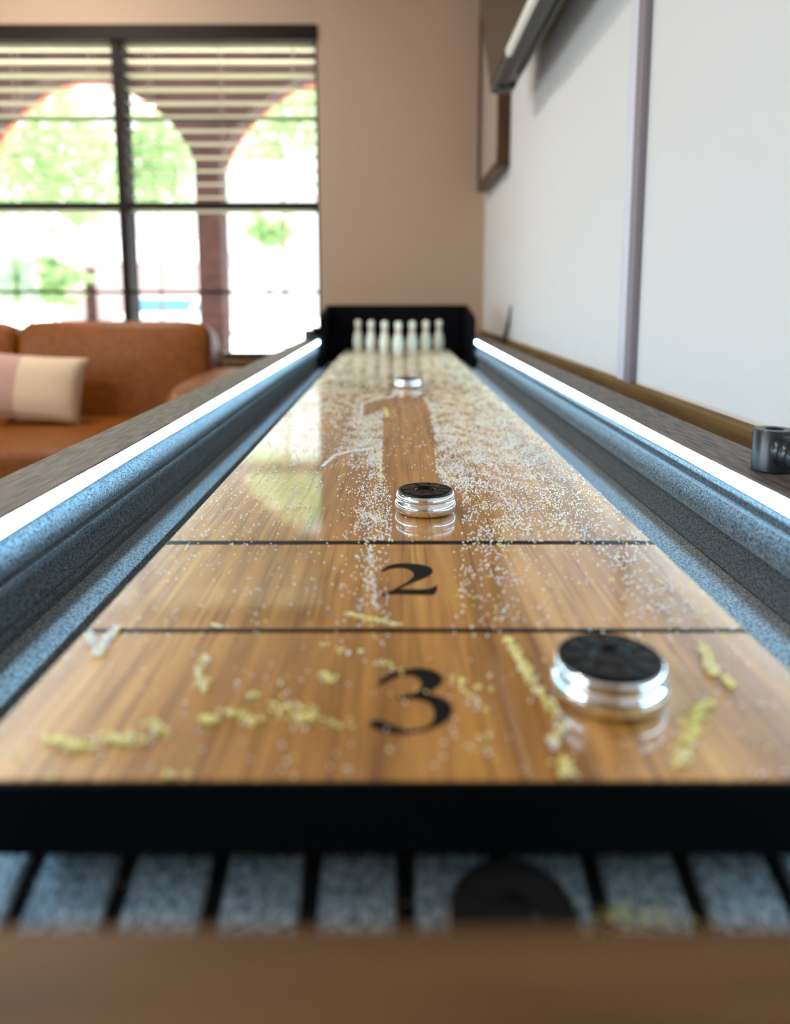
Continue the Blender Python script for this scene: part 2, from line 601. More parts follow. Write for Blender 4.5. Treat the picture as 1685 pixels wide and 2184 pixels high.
# raceway down the right wall
RX = XW - .014
r0 = P(1345, 820, x=RX)
RW = 0.045
RC = (XW, r0.y, zt)
t = thing('cable_raceway', 'grey vertical cable raceway running up the white wall beside the table', 'raceway', RC)
yr1 = P(1337, 600, x=RX).y
yr0 = P(1367, 600, x=XW).y
obj('raceway_body', Box(RX, XW, yr0, yr1, zt - .03, ZC - .01, bevel=.0025), M['raceway'], t, smooth=30, offset=RC)
obj('raceway_edge', Box(RX + .005, XW, yr1, yr1 + .055, P(1335, 818, x=XW).z, ZC - .01, bevel=.002), M['raceway_white'], t, label='white flange of the raceway', smooth=30, offset=RC)
obj('raceway_groove', Box(RX - .0006, RX + .004, (yr0 + yr1) / 2 - .004, (yr0 + yr1) / 2 + .004, zt - .03, ZC - .01), M['raceway'], t, offset=RC)

# short dark cord at the far end of the right wall
c0 = P(1078, 722, x=XW - .022)
b = bmesh.new()
zz = c0.z
tube(b, [(XW - .026, c0.y, zz - .02), (XW - .02, c0.y, zz + .02), (XW - .010, c0.y, zz + .07), (XW - .006, c0.y - .01, zz + .12)], [.010, .008, .005, .003], 10)
props(obj('power_cord', b, M['tv_black'], smooth=40, offset=(XW - .02, c0.y, zz)), 'short dark tapered cord against the white wall near the far corner', 'cord')
bpy.data.objects['power_cord'].location = (XW - .02, c0.y, zz)

# picture frame at the far end of the right wall
fx = XW - .048
fy0 = P(1088, 356, x=XW).y
fy1 = P(1017, 412, x=fx).y
fz0 = P(1088, 356, x=XW).z
fz1 = fz0 + 1.0
FR = (XW, (fy0 + fy1) / 2, fz0)
t = thing('picture_frame', 'deep brown wooden picture frame on the white wall, behind the television', 'picture', FR)
b = bmesh.new()
w = .03
for a in ((fy0, fy0 + w, fz0, fz1), (fy1 - w, fy1, fz0, fz1), (fy0 + w, fy1 - w, fz0, fz0 + w), (fy0 + w, fy1 - w, fz1 - w, fz1)):
    box(b, fx, XW - .001, a[0], a[1], a[2], a[3], bevel=.002)
obj('frame', b, M['picture_wood'], t, offset=FR)
obj('mount', Box(fx + .012, XW - .004, fy0 + w, fy1 - w, fz0 + w, fz1 - w), M['picture_mat'], t, label='pale mount behind glass', offset=FR)

# television on the right wall, tipped forward
q0 = P(1047, 200, x=0.286)
TV = (0.286, q0.y, q0.z)
tilt = math.radians(8.5)
t = thing('television', 'large grey flat television tipped forward high on the white wall', 'television', TV, (0, -tilt, 0))
TL, THt = 1.3, .74
def loc_box(*a, **k):
    return box(bmesh.new(), *a, **k)
obj('screen', loc_box(-.002, .006, -TL + .012, -.012, .02, THt - .012), M['screen'], t)
b = bmesh.new()
box(b, 0, .022, -.012, 0, .0, THt, bevel=.002)
box(b, 0, .022, -TL, -TL + .012, .0, THt, bevel=.002)
box(b, 0, .022, -TL + .012, -.012, THt - .012, THt, bevel=.002)
box(b, .006, .022, -TL + .012, -.012, .02, THt - .012)
obj('bezel', b, M['tv_black'], t)
b = bmesh.new()
extrude_poly(b, [(.0, .0), (.002, .02), (.035, .02), (.075, .12), (.085, .03), (.07, .002), (.03, -.008)], -TL + .01, -.006, axis='Y')
obj('lower_housing', b, M['tv_grey'], t, smooth=25)
obj('silver_strip', loc_box(-.007, .006, -TL + .02, -.36, -.002, .018, bevel=.002), M['silver'], t)  # bezel strip with the window glare put into its pale colour
b = bmesh.new()
box(b, .012, .06, -.10, -.035, -.014, .0, bevel=.002)
box(b, .048, .062, -TL + .1, -.2, -.010, .004, bevel=.002)
obj('vent', b, M['tv_black'], t)
obj('back_housing', loc_box(.022, .08, -TL + .1, -.06, .06, THt - .06, bevel=.01), M['tv_black'], t)
b = bmesh.new()
box(b, .08, .125, -TL * .62, -TL * .42, .2, .45, bevel=.003)
obj('wall_bracket', b, M['tv_black'], t)

# ------------------------------------------------------------------ the shuffleboard table
BX = 0.203
Y0, Y1 = 0.2886, 2.93
RI, RO = 0.294, 0.339
RE = 0.278                 # inner edge of the rail's overhang, which carries the strip light
ZR = 0.8152
T0 = (0, 1.55, 0)
table = thing('shuffleboard_table', 'long dark wooden shuffleboard table with lit rails and an oak playfield', 'table', T0)


def tpart(name, bm, m, parent=table, **k):
    return obj(name, bm, m, parent, offset=T0, **k)


play = tpart('playfield', Box(-BX, BX, Y0, Y1, BOARD - .02, BOARD, bevel=.0012), M['play'], label='glossy oak playfield')
tpart('front_edge', Box(-BX - .0005, BX + .0005, Y0 - .0025, Y0 + .0008, BOARD - .033, BOARD - .0005, bevel=.0006), M['black'], play, label='black edge band at the near end of the playfield')
cradle = bmesh.new()
box(cradle, -.188, .188, .336, Y1 + .03, .60, BOARD - .021)
tpart('cradle', cradle, M['black'])
for v, hw in ((1157.5, 3.6), (1345, 4.2)):
    ya, yb = on_board(839, v + hw)[1], on_board(839, v - hw)[1]
    tpart('foul_line', Box(-BX + .001, BX - .001, ya, yb, BOARD - .001, BOARD + .0002), M['ink'], play, label='black line across the playfield')


def smooth_loop(pts, n=4):
    out = []
    m = len(pts)
    for i in range(m):
        p0, p1, p2, p3 = (Vector(pts[(i + k) % m]) for k in (-1, 0, 1, 2))
        sharp = lambda a, b_, c: (b_ - a).length > 0 and (b_ - a).normalized().dot((c - b_).normalized()) < 0.1
        for s in range(n):
            t_ = s / n
            q = 0.5 * ((2 * p1) + (p2 - p0) * t_ + (2 * p0 - 5 * p1 + 4 * p2 - p3) * t_ ** 2 + (3 * p1 - p0 - 3 * p2 + p3) * t_ ** 3)
            if sharp(p0, p1, p2) or sharp(p1, p2, p3):
                q = p1.lerp(p2, t_)
            out.append((q.x, q.y))
    return out


two = [(215, 1545), (262, 1500), (330, 1464), (420, 1444), (540, 1438), (680, 1445), (800, 1462), (888, 1492), (926, 1530), (920, 1565), (890, 1598),
       (830, 1632), (760, 1662), (660, 1700), (560, 1742), (455, 1796), (560, 1797), (700, 1797), (820, 1793), (900, 1780), (945, 1762), (992, 1738),
       (985, 1800), (955, 1856), (920, 1870), (700, 1872), (500, 1864), (330, 1870), (240, 1888), (198, 1890), (222, 1868), (310, 1832), (400, 1790),
       (500, 1736), (580, 1690), (632, 1648), (660, 1608), (655, 1572), (620, 1535), (560, 1510), (480, 1500), (380, 1505), (300, 1525), (238, 1556)]
three = [(222, 292), (258, 256), (320, 235), (400, 221), (460, 228), (502, 248), (516, 275), (500, 302), (470, 322), (448, 338), (490, 346), (532, 366),
         (556, 395), (556, 426), (536, 456), (500, 480), (440, 503), (370, 517), (290, 516), (225, 501), (186, 480), (190, 464), (222, 455), (265, 470),
         (320, 490), (380, 497), (430, 490), (460, 470), (475, 440), (470, 405), (445, 376), (400, 363), (308, 358), (320, 345), (370, 338), (405, 323),
         (420, 300), (410, 274), (380, 257), (330, 256), (275, 276), (236, 297)]
two = [on_board(780 + a / 6.48, 980 + c / 6.48) for a, c in two]
three = [on_board(700 + a / 2.106, 1320 + c / 2.106) for a, c in three]
for pts, lab in ((two, 'black number 2'), (three, 'black number 3')):
    tpart('number_inlay', extrude_poly(bmesh.new(), smooth_loop(pts), BOARD - .0006, BOARD + .0002, axis='Z'), M['ink'], play, label=lab)

# rails, LED strips, felt linings, gutters on both sides
YR1 = 2.99
def lining(X, rows):
    return [(w_, CAM.z - CT * m_ * (X - w_)) for m_, w_ in rows]


def slot(pts):
    """None marks a dark slot cut back to the rail between the points on either side of it"""
    out = []
    for i, q in enumerate(pts):
        if q is None:
            out += [(0.0, pts[i - 1][1]), (0.0, pts[i + 1][1])]
        else:
            out.append(q)
    return out


LX, RX_ = RI - .014, RI + .014
a = lining(LX, [(.615, .002), (.630, .006), (.665, .011), (.712, .0135), (.719, .012)])
c = lining(LX, [(.735, .012), (.741, .014), (.751, .0145), (.757, .0125)])
d = [(.003, c[-1][1] - .001)] + lining(LX, [(.853, .003)])
e = lining(LX, [(.864, .004), (.884, .004)])
LP = slot([(0, .7920)] + a + [None] + c + d + [None] + e + [(.0, e[-1][1] - .0005), (.0, .70)])
a = lining(RX_, [(.557, .004), (.565, .007), (.575, .0075), (.579, .006)])
c = lining(RX_, [(.606, .006), (.613, .011), (.66, .014), (.700, .014), (.708, .011)])
d = lining(RX_, [(.742, .004), (.75, .007), (.815, .007), (.822, .004)])
RP = slot([(0, .7920)] + a + [None] + c + [None] + d + [(.0, d[-1][1] - .0005), (.0, .70)])
for s, prof in ((-1, LP), (1, RP)):
    b = bmesh.new()
    rp = [(RI, .60), (RI, ZR - .015), (RE + .006, ZR - .015), (RE + .006, ZR - .0012), (RE, ZR - .0012), (RE + .0012, ZR), (RO - .003, ZR), (RO, ZR - .003), (RO, .60)]
    extrude_poly(b, [(s * x, z) for x, z in rp], .159, YR1, axis='Y')
    rail = tpart('side_rail', b, M['rail'], label='dark grained wooden rail')
    tpart('led_strip', Box(*sorted((s * (RE + .0004), s * (RE + .0055))), .16, 2.643, ZR - .0142, ZR - .0016, bevel=.0008), M['led'], rail, label='glowing white strip light')
    b = bmesh.new()
    pts = [(s * (RI - .0002 - w_), z) for w_, z in prof]
    A = [bm_ for bm_ in pts] + [(s * RI, .70), (s * RI, .7920)]
    extrude_poly(b, A, .16, 2.965, axis='Y')
    tpart('felt_lining', b, M['felt'], rail, smooth=50)
    xi = .2575 if s < 0 else .246
    b = bmesh.new()
    x0, x1 = sorted((s * xi, s * (RI - .0002)))
    box(b, x0, x1, .336, 2.965, .699, .711, bevel=.001)
    tpart('gutter', b, M['mat'], label='grey felt gutter')
    x0, x1 = sorted((s * .188, s * RI))
    tpart('gutter_bed', Box(x0, x1, .336, 2.965, .60, .6985), M['blackfelt'])

# front rail and the pit in front of the playfield
b = bmesh.new()
extrude_poly(b, [(.10, .60), (.10, ZR - .003), (.103, ZR), (.1560, ZR), (.1585, ZR - .0025), (.1585, .60)], -RO, RO, axis='X')
tpart('front_rail', b, M['front'], label='brown wooden front rail')
SL = 0.378
pit = bmesh.new()
extrude_poly(pit, [(.159, .60), (.159, .648), (.3355, .7149), (.3355, .60)], -RI, RI, axis='X')
pitbed = tpart('pit_bed', pit, M['blackfelt'])
for k in range(-7, 8):
    xa = -.0086 + .0419 * k + .0042
    xb = xa + .0335
    xa, xb = max(xa, -RI + .004), min(xb, RI - .004)
    if xb - xa < .006:
        continue
    b = bmesh.new()
    bot = lambda y: .707 - SL * (.300 - y) - .0048
    v = []
    for y in (.160, .335):
        for dz in (0, .005):
            v.append((y, bot(y) + dz))
    extrude_poly(b, [v[0], v[2], v[3], v[1]], xa, xb, axis='X')
    bmesh.ops.bevel(b, geom=b.edges[:], offset=.0012, segments=2, affect='EDGES')
    tpart('felt_strip', b, M['mat'], pitbed)

# far end hood
b = bmesh.new()
box(b, -.2775, .2775, 2.967, 2.99, .60, .935, bevel=.002)
for s in (-1, 1):
    x0, x1 = sorted((s * .266, s * .2778))
    extrude_poly(b, [(2.648, .712), (2.648, .890), (2.672, .8985), (2.968, .935), (2.968, .712)], x0, x1, axis='X')
tpart('end_hood', b, M['black'], label='black hood behind the pins')
b = bmesh.new()
box(b, -RO + .001, RO - .001, .12, 2.985, .50, .6)
tpart('cabinet_base', b, M['rail'])
for sx in (-1, 1):
    for yy in (.32, 2.75):
        b = bmesh.new()
        x = sx * .27
        lathe(b, [(.03, 0), (.035, .02), (.035, .04), (.055, .50)], 4, x, yy, 0)
        tpart('leg', b, M['rail'])

# ------------------------------------------------------------------ bowling pins
prof = [(.0, 0), (.0118, 0), (.0128, .002), (.0148, .012), (.0176, .026), (.0188, .038), (.0182, .05), (.0155, .064), (.0122, .075), (.0098, .084),
        (.0094, .089), (.0102, .096), (.0122, .105), (.0126, .111), (.0112, .1165), (.0075, .1205), (.0030, .1222), (.0, .1225)]
pinlab = ['front pin of the wedge, centred and nearest to the puck',
          'cream pin just left of the front pin', 'cream pin just right of the front pin',
          'second cream pin from the left end of the seven', 'second cream pin from the right end of the seven',
          'leftmost cream pin of the seven, against the black hood', 'rightmost cream pin of the seven, against the black hood']
first = None
pz = [P(u, v, z=BOARD) for u, v in ((849.5, 760.2), (820.5, 757.3), (879, 757.3), (792, 754.6), (908, 754.6), (764, 752), (936, 752))]
for p, lab in zip(pz, pinlab):
    lab = lab if 'cream' in lab else 'cream ' + lab
    if first is None:
        first = thing('bowling_pin', lab, 'pin', (p.x, p.y, BOARD + .0003), group='small bowling pins at the far end of the table')
        obj('body', lathe(bmesh.new(), prof, 32), M['pin'], first, smooth=60)
        for h, r in ((.0815, .0106), (.0905, .00955)):
            obj('stripe', lathe(bmesh.new(), [(r + .0001, h - .0022), (r + .0004, h), (r + .0003, h + .0022)], 32), M['stripe'], first, smooth=60, label='faded red stripe round the neck')
    else:
        dup(first, (p.x, p.y, BOARD + .0003), label=lab)

# ------------------------------------------------------------------ pucks
def make_puck(name, label, loc, rot):
    t = thing(name, label, 'puck', loc, rot, 'chrome shuffleboard pucks')
    k = .001
    body = [(0, 0), (23.5, 0), (26.3, .7), (28.2, 2.6), (29.2, 5.4), (29.3, 7.8), (28.8, 10.2), (27.9, 11.7), (27.2, 12.3), (27.0, 12.9), (27.4, 13.5),
            (27.9, 14.2), (28.0, 15.6), (27.6, 17.6), (26.9, 19.0), (26.4, 19.4), (25.6, 19.4), (0, 19.4)]
    obj('body', lathe(bmesh.new(), [(r * k, h * k) for r, h in body], 96), M['chrome'], t, smooth=40, label='polished chrome weight')
    cap = [(0, 19.3), (26.0, 19.3), (26.1, 20.4), (25.7, 21.2), (24.8, 21.6), (23.6, 21.4), (23.3, 20.7), (10.6, 20.7), (10.3, 21.3), (9.6, 21.5), (8.9, 21.1), (8.4, 19.9), (0, 19.7)]
    c = obj('cap', lathe(bmesh.new(), [(r * k, h * k) for r, h in cap], 72), M['cap'], t, smooth=35, label='black plastic cap')
    b = bmesh.new()
    n = 10
    for i in range(n):
        a0 = 2 * math.pi * (i + .08) / n
        a1 = 2 * math.pi * (i + .92) / n
        pts = []
        for j in range(6):
            a = a0 + (a1 - a0) * j / 5
            pts.append((.0228 * math.cos(a), .0228 * math.sin(a)))
        for j in range(6):
            a = a1 + (a0 - a1) * j / 5
            pts.append((.0115 * math.cos(a), .0115 * math.sin(a)))
        extrude_poly(b, pts, .0206, .0215, axis='Z')
    bmesh.ops.bevel(b, geom=[e for e in b.edges if all(v.co.z > .0214 for v in e.verts) and len(e.link_faces) == 2 and abs(e.link_faces[0].normal.z - e.link_faces[1].normal.z) > .5], offset=.0004, segments=2, affect='EDGES')
    obj('grip_ring', b, M['cap'], c, smooth=30)
    return t


p = P(908, 1098, z=BOARD)
mid = make_puck('puck', 'sharp chrome puck with black cap at the centre, just beyond number 2', (p.x, p.y + .012, BOARD + .0003), (0, 0, .1))
p = P(870, 829, z=BOARD)
dup(mid, (p.x, p.y + .02, BOARD + .0003), (0, 0, .5), 'farthest chrome puck, small and blurred, before the pins')
p = P(1302, 1490, z=BOARD)
dup(mid, (p.x, p.y + .004, BOARD + .0003), (0, 0, .3), 'blurred chrome puck on the oak right of number 3')
dup(mid, (.034, .270, .6972), (math.atan(SL), 0, 0), 'chrome puck fallen into the dark pit before the playfield')

# ------------------------------------------------------------------ scorers on the rails
def make_scorer(label, loc, rz):
    t = thing('bead_scorer', label, 'scorer', loc, (0, 0, rz), 'bead scorers on the rails')
    for yy in (0.0, -.26):
        b = bmesh.new()
        lathe(b, [(.0150, 0), (.0165, .001), (.0165, .0345), (.0155, .036), (.0085, .036), (.0075, .035), (.0075, .028), (0, .028)], 40, 0, yy, 0)
        obj('post', b, M['knob'], t, smooth=35)
    obj('rod', lathe(bmesh.new(), [(.004, -.262), (.004, .002)], 16, 0, 0, .020, axis='Y'), M['chrome'], t, smooth=40)
    for k in range(10):
        y = -.022 - .0125 * k if k < 6 else -.232 + .0125 * (k - 6)
        b = bmesh.new()
        lathe(b, [(.0042, -.006), (.009, -.006), (.0128, -.0025), (.0132, 0), (.0128, .0025), (.009, .006), (.0042, .006)], 28, 0, y, .020, axis='Y')
        obj('bead', b, M['bead_black'], t, smooth=45)
    return t


p = P(1652, 1006, z=ZR)
sc1 = make_scorer('black bead scorer standing on the right rail beside the white wall', (p.x, p.y + .005, ZR + .0003), 0)
dup(sc1, (-.314, 2.90, ZR + .0003), (0, 0, 0), 'tiny blurred black scorer on the left rail by the hood')

# ------------------------------------------------------------------ wax beads scattered on the playfield
def scatter():
    pts = []   # x, y, radius, gold

    def keep(x, y):
        return (np.abs(x) < BX - .002) & (y > Y0 + .001) & (y < Y1 - .02)
    # pixel of a board point, used to read how thick the wax lies there in the photograph
    def uv(x, y):
        h = CAM.z - BOARD
        zc = y * CT + h * ST
        return PX + F * (x - CAM.x) / zc, PY + F * (h * CT - y * ST) / zc

    def inside(poly, u, v):
        c = np.zeros(u.shape, bool)
        n = len(poly)
        for i in range(n):
            (x0, y0), (x1, y1) = poly[i], poly[(i + 1) % n]
            hit = ((y0 > v) != (y1 > v)) & (u < (x1 - x0) * (v - y0) / (y1 - y0 + 1e-9) + x0)
            c ^= hit
        return c

    def base(n, dens, rmin, rmax, gold):
        x = rng.uniform(-BX, BX, n)
        y = rng.uniform(Y0, Y1, n)
        u, v = uv(x, y)
        # clumpiness
        cl = 0.55 + 0.45 * np.sin(x * 91 + 3 * np.sin(y * 23)) * np.sin(y * 47 + 2 * np.sin(x * 60))
        k = rng.random(n) < np.clip(dens(u, v, x, y) * cl, 0, 1)
        x, y, u, v = x[k], y[k], u[k], v[k]
        r = rng.uniform(rmin, rmax, len(x))
        g = rng.random(len(x)) < (gold(u, v) if callable(gold) else gold)
        pts.append(np.stack([x, y, r, g], 1))

    path = [(818, 842), (905, 842), (915, 880), (926, 925), (930, 1000), (940, 1030), (985, 1062), (985, 1200), (955, 1400), (830, 1400), (838, 1200),
            (835, 1062), (815, 1000), (816, 930)]
    side = [(775, 852), (822, 848), (820, 872), (800, 882), (770, 892)]
    low = [(688, 994), (735, 966), (790, 962), (778, 1010), (750, 1157), (690, 1157)]

    def dens(u, v, x, y):
        left = BX * 0 + (u - (1395 + (v - 1157) * 1.0656 - (v - 636) * 1.9946)) / np.maximum((v - 636) * 1.9946, 1)   # 0 at left edge, 1 at right
        d = np.full(u.shape, 0.10)
        w_far = np.clip((985 - v) / 150, 0, 1) ** 1.5
        # right field of the middle stretch
        dr = np.where(left > .52, 0.75 * np.exp(-((left - .70) / .20) ** 2) + .14, 0)
        dr = dr * np.clip(1.12 - (v - 900) / 420, .3, 1)
        # band to the left of the swept track
        dl = np.where((left <= .52) & (left > .28), 0.55 * np.exp(-((u - 800) / 60.0) ** 2) + .25 * (v < 1000), 0)
        dl = np.where(left <= .28, .07, dl)
        d = np.where(v < 1157, np.maximum(dr, dl) * (1 - w_far) + (.10 + .34 * np.abs(left - .5) ** 1.2 * 2 ** 1.2 * .8) * w_far, d)
        # nearer than the first line
        n1 = (v >= 1157) & (v < 1345)
        d1 = .035 + .20 * np.exp(-((u - 985) / 28.0) ** 2) * (v < 1330) + .24 * np.exp(-((u - 782) / 22.0) ** 2) + .10 * ((u > 1000) & (u < 1180)) \
            + .26 * np.exp(-((u - (1300 + (v - 1157) * .85)) / 45.0) ** 2)
        d = np.where(n1, d1 * np.clip(1.25 - (v - 1157) / 300, .3, 1.2), d)
        d = np.where(v >= 1345, .022, d)
        clean = inside(path, u, v)
        d = np.where(clean, d * .03, d)
        d = np.where(inside(side, u, v), d * .05, d)
        d = np.where(inside(low, u, v) & (v >= 960), d * .30, d)
        return d
    base(330000, dens, .0005, .0009, lambda u, v: .12 + .34 * np.clip((990 - v) / 170, 0, 1) + .06 * (v > 1157))
    # ridges and streaks pushed up by the pucks: (u0,v0,u1,v1,width px, count, gold)
    streaks = [(772, 890, 772, 862, 3, 160, .1), (772, 862, 800, 852, 2.5, 160, .1), (800, 852, 838, 846, 2.5, 160, .1), (838, 846, 842, 835, 3, 80, .1),
               (688, 996, 715, 972, 3, 240, .1), (715, 972, 760, 962, 3, 220, .1), (760, 962, 792, 958, 3, 160, .1),
               (822, 872, 826, 890, 5, 120, .9), (806, 960, 812, 1020, 6, 140, .8), (935, 1005, 975, 1030, 9, 140, .6),
               (905, 848, 925, 880, 4, 120, .1), (925, 880, 935, 930, 6, 160, .1), (765, 1090, 815, 1115, 12, 120, .3),
               (790, 1165, 800, 1300, 6, 110, .25), (740, 1312, 850, 1335, 9, 130, .75),
               (1082, 1362, 1122, 1440, 8, 260, .9), (1122, 1440, 1190, 1528, 10, 240, .85), (1195, 1545, 1180, 1600, 12, 110, .6), (1200, 1625, 1215, 1660, 14, 110, .95),
               (1500, 1380, 1520, 1440, 10, 160, .8), (1520, 1430, 1565, 1470, 10, 130, .95), (1450, 1640, 1480, 1545, 14, 240, .9), (1470, 1545, 1505, 1500, 14, 240, .95),
               (205, 1405, 222, 1375, 8, 150, .3), (188, 1352, 202, 1385, 7, 110, .1), (222, 1375, 260, 1335, 6, 120, .5),
               (452, 1335, 470, 1340, 6, 50, .6), (425, 1425, 435, 1480, 9, 130, .7), (432, 1400, 440, 1415, 8, 50, .7),
               (690, 1445, 715, 1460, 10, 70, .95), (535, 1485, 545, 1488, 8, 36, .95), (590, 1500, 660, 1545, 30, 150, .9), (440, 1535, 460, 1545, 12, 110, .95),
               (480, 1520, 560, 1545, 18, 120, .9), (330, 1545, 340, 1570, 13, 90, .9), (100, 1580, 190, 1600, 18, 330, .95), (200, 1580, 300, 1585, 20, 170, .9),
               (640, 1530, 740, 1560, 16, 50, .9), (960, 1450, 1040, 1480, 16, 60, .85), (1000, 1470, 1030, 1530, 12, 40, .6), (820, 1415, 850, 1440, 9, 30, .6),
               (330, 1662, 400, 1664, 9, 70, .9), (50, 1664, 210, 1666, 8, 45, .9), (1010, 1560, 1060, 1620, 25, 26, .7), (690, 1380, 760, 1400, 22, 36, .5)]
    for u0, v0, u1, v1, wd, n, gold in streaks:
        rr = (.00045, .0008)
        if v0 > 1345:
            n, wd, rr = int(n * .30), wd * 1.35, (.0007, .00125)
        q = rng.random(n)
        uu = u0 + (u1 - u0) * q + rng.normal(0, wd * .55, n)
        vv = v0 + (v1 - v0) * q + rng.normal(0, wd * .22, n)
        d = np.array([on_board(a, c) for a, c in zip(uu, vv)])
        pts.append(np.stack([d[:, 0], d[:, 1], rng.uniform(*rr, n), rng.random(n) < gold], 1))
    a = np.concatenate(pts)
    a = a[keep(a[:, 0], a[:, 1])]
    for p_ in bpy.data.objects:
        if p_.name.startswith('puck') and p_.location.z > .75:
            a = a[np.hypot(a[:, 0] - p_.location.x, a[:, 1] - p_.location.y) > .0265]
    return a


def wax_object(name, pts, z0):
    ico = bmesh.new()
    bmesh.ops.create_icosphere(ico, subdivisions=1, radius=1.0)
    V = np.array([v.co[:] for v in ico.verts])
    Fc = np.array([[v.index for v in f.verts] for f in ico.faces])
    ico.free()
    n = len(pts)
    c = np.stack([pts[:, 0], pts[:, 1], z0 + pts[:, 2] + .0003], 1)
    verts = (V[None] * pts[:, 2][:, None, None] + c[:, None]).reshape(-1, 3)
    faces = (Fc[None] + (np.arange(n) * len(V))[:, None, None]).reshape(-1, 3)
    me = bpy.data.meshes.new(name)
    me.vertices.add(len(verts))
    me.vertices.foreach_set('co', verts.astype(np.float32).ravel())
    me.loops.add(faces.size)
    me.loops.foreach_set('vertex_index', faces.astype(np.int32).ravel())
    me.polygons.add(len(faces))
    me.polygons.foreach_set('loop_start', np.arange(0, faces.size, 3, dtype=np.int32))
    me.polygons.foreach_set('material_index', np.repeat(pts[:, 3].astype(np.int32), len(Fc)))
    me.polygons.foreach_set('use_smooth', np.ones(len(faces), bool))
    me.update()
    me.validate()
    me.materials.append(M['wax'])
    me.materials.append(M['wax_gold'])
    o = bpy.data.objects.new(name, me)
    COL.objects.link(o)
    return o


wax = wax_object('shuffleboard_wax', scatter(), BOARD)
props(wax, 'white and yellow wax beads scattered over the oak playfield', 'wax', kind='stuff')
# a little wax in the pit
n = 260
px = np.concatenate([rng.normal(.087, .013, n), rng.uniform(-.27, .27, 60)])
py = np.concatenate([rng.normal(.281, .004, n), rng.uniform(.26, .298, 60)])
py = np.clip(py, .2, .299)
pw = np.stack([px, py, rng.uniform(.0003, .0005, len(px)), np.ones(len(px))], 1)
w2 = wax_object('pit_wax', pw, 0.0)
co = np.empty(len(w2.data.vertices) * 3, np.float32)
w2.data.vertices.foreach_get('co', co)
co = co.reshape(-1, 3)
co[:, 2] += .7075 - SL * (.300 - np.repeat(py, 12))
w2.data.vertices.foreach_set('co', co.ravel())
props(w2, 'yellow wax dust lying on the grey pit felt', 'wax', kind='stuff')

# ------------------------------------------------------------------ sofa and cushion
SX1 = -.60
SY = 2.52
S0 = (-1.55, SY + .3, 0)
sofa = thing('sofa', 'cognac leather sofa under the window, left of the table', 'sofa', S0)


def spart(name, bm, m=None, **k):
    return obj(name, bm, m or M['leather'], sofa, offset=S0, smooth=k.pop('smooth', 180), **k)


zback = P(300, 688, y=SY + .5).z
xe = P(455, 760, y=SY + .42).x
xs = P(45, 760, y=SY + .42).x
wc = xe - xs
for k in range(3):
    x1 = xe - k * wc
    b = bmesh.new()
    superbox(b, x1 - wc / 2, 0, 0, wc - .006, .20, .47, e=.20, puff=.25, n=16)
    bmesh.ops.rotate(b, verts=b.verts, cent=(0, 0, 0), matrix=Matrix.Rotation(math.radians(-12), 3, 'X'))
    bmesh.ops.translate(b, verts=b.verts, vec=(0, SY + .44, zback - .235))
    spart('back_cushion', b)
    b = bmesh.new()
    superbox(b, x1 - wc / 2, SY + .07, .425, wc - .006, .72, .17, e=.28, n=14)
    spart('seat_cushion', b)
b = bmesh.new()
superbox(b, xe + .075, SY + .12, .485, .17, .86, .42, e=.4)
spart('arm', b, label='glossy leather arm beside the table')
b = bmesh.new()
superbox(b, xe - 3 * wc - .075, SY + .12, .485, .17, .86, .42, e=.4)
spart('arm', b)
spart('sofa_base', Box(xe - 3 * wc, xe, SY - .27, SY + .56, .16, .345, bevel=.02, seg=3), smooth=40)
spart('sofa_back', Box(xe - 3 * wc, xe, SY + .545, SY + .62, .30, zback - .09, bevel=.03, seg=3), smooth=40)
for xx in (xe - .1, xe - 3 * wc + .1):
    for yy in (SY - .2, SY + .5):
        b = bmesh.new()
        lathe(b, [(.014, 0), (.024, .165)], 16, xx, yy, 0)
        spart('leg', b, M['sofa_leg'], smooth=40)

cpos = P(58, 824, y=SY + .15)
C0 = (cpos.x, SY + .15, cpos.z)
cu = thing('throw_pillow', 'cream and rose striped lumbar pillow leaning on the leather sofa', 'pillow', C0, (math.radians(-16), math.radians(4), 0))
b = bmesh.new()
NP = 26
grid = {}
for sd_ in (-1, 1):
    for i in range(NP + 1):
        for j in range(NP + 1):
            a, c = 2 * i / NP - 1, 2 * j / NP - 1
            edge = i in (0, NP) or j in (0, NP)
            th = .062 * ((1 - abs(a) ** 2.6) * (1 - abs(c) ** 2.6)) ** .42
            if edge and sd_ == 1:
                grid[1, i, j] = grid[-1, i, j]
                continue
            xx = a * .205 * (1 - .035 * (1 - c * c))
            zz_ = c * .118 * (1 - .05 * (1 - a * a))
            grid[sd_, i, j] = b.verts.new((xx, sd_ * th, zz_))
for sd_ in (-1, 1):
    for i in range(NP):
        for j in range(NP):
            b.faces.new([grid[sd_, i, j], grid[sd_, i + 1, j], grid[sd_, i + 1, j + 1], grid[sd_, i, j + 1]])
for f in b.faces:
    f.material_index = 1 if f.calc_center_median().x < -.02 else 0
obj('pillow_cover', b, [M['linen'], M['linen_pink']], cu, smooth=180)
b = bmesh.new()
tube(b, [(-.205, 0, -.118), (-.1, 0, -.1136), (0, 0, -.1121), (.1, 0, -.1136), (.205, 0, -.118)], .003, 8)
obj('seam', b, M['linen'], cu, smooth=180)

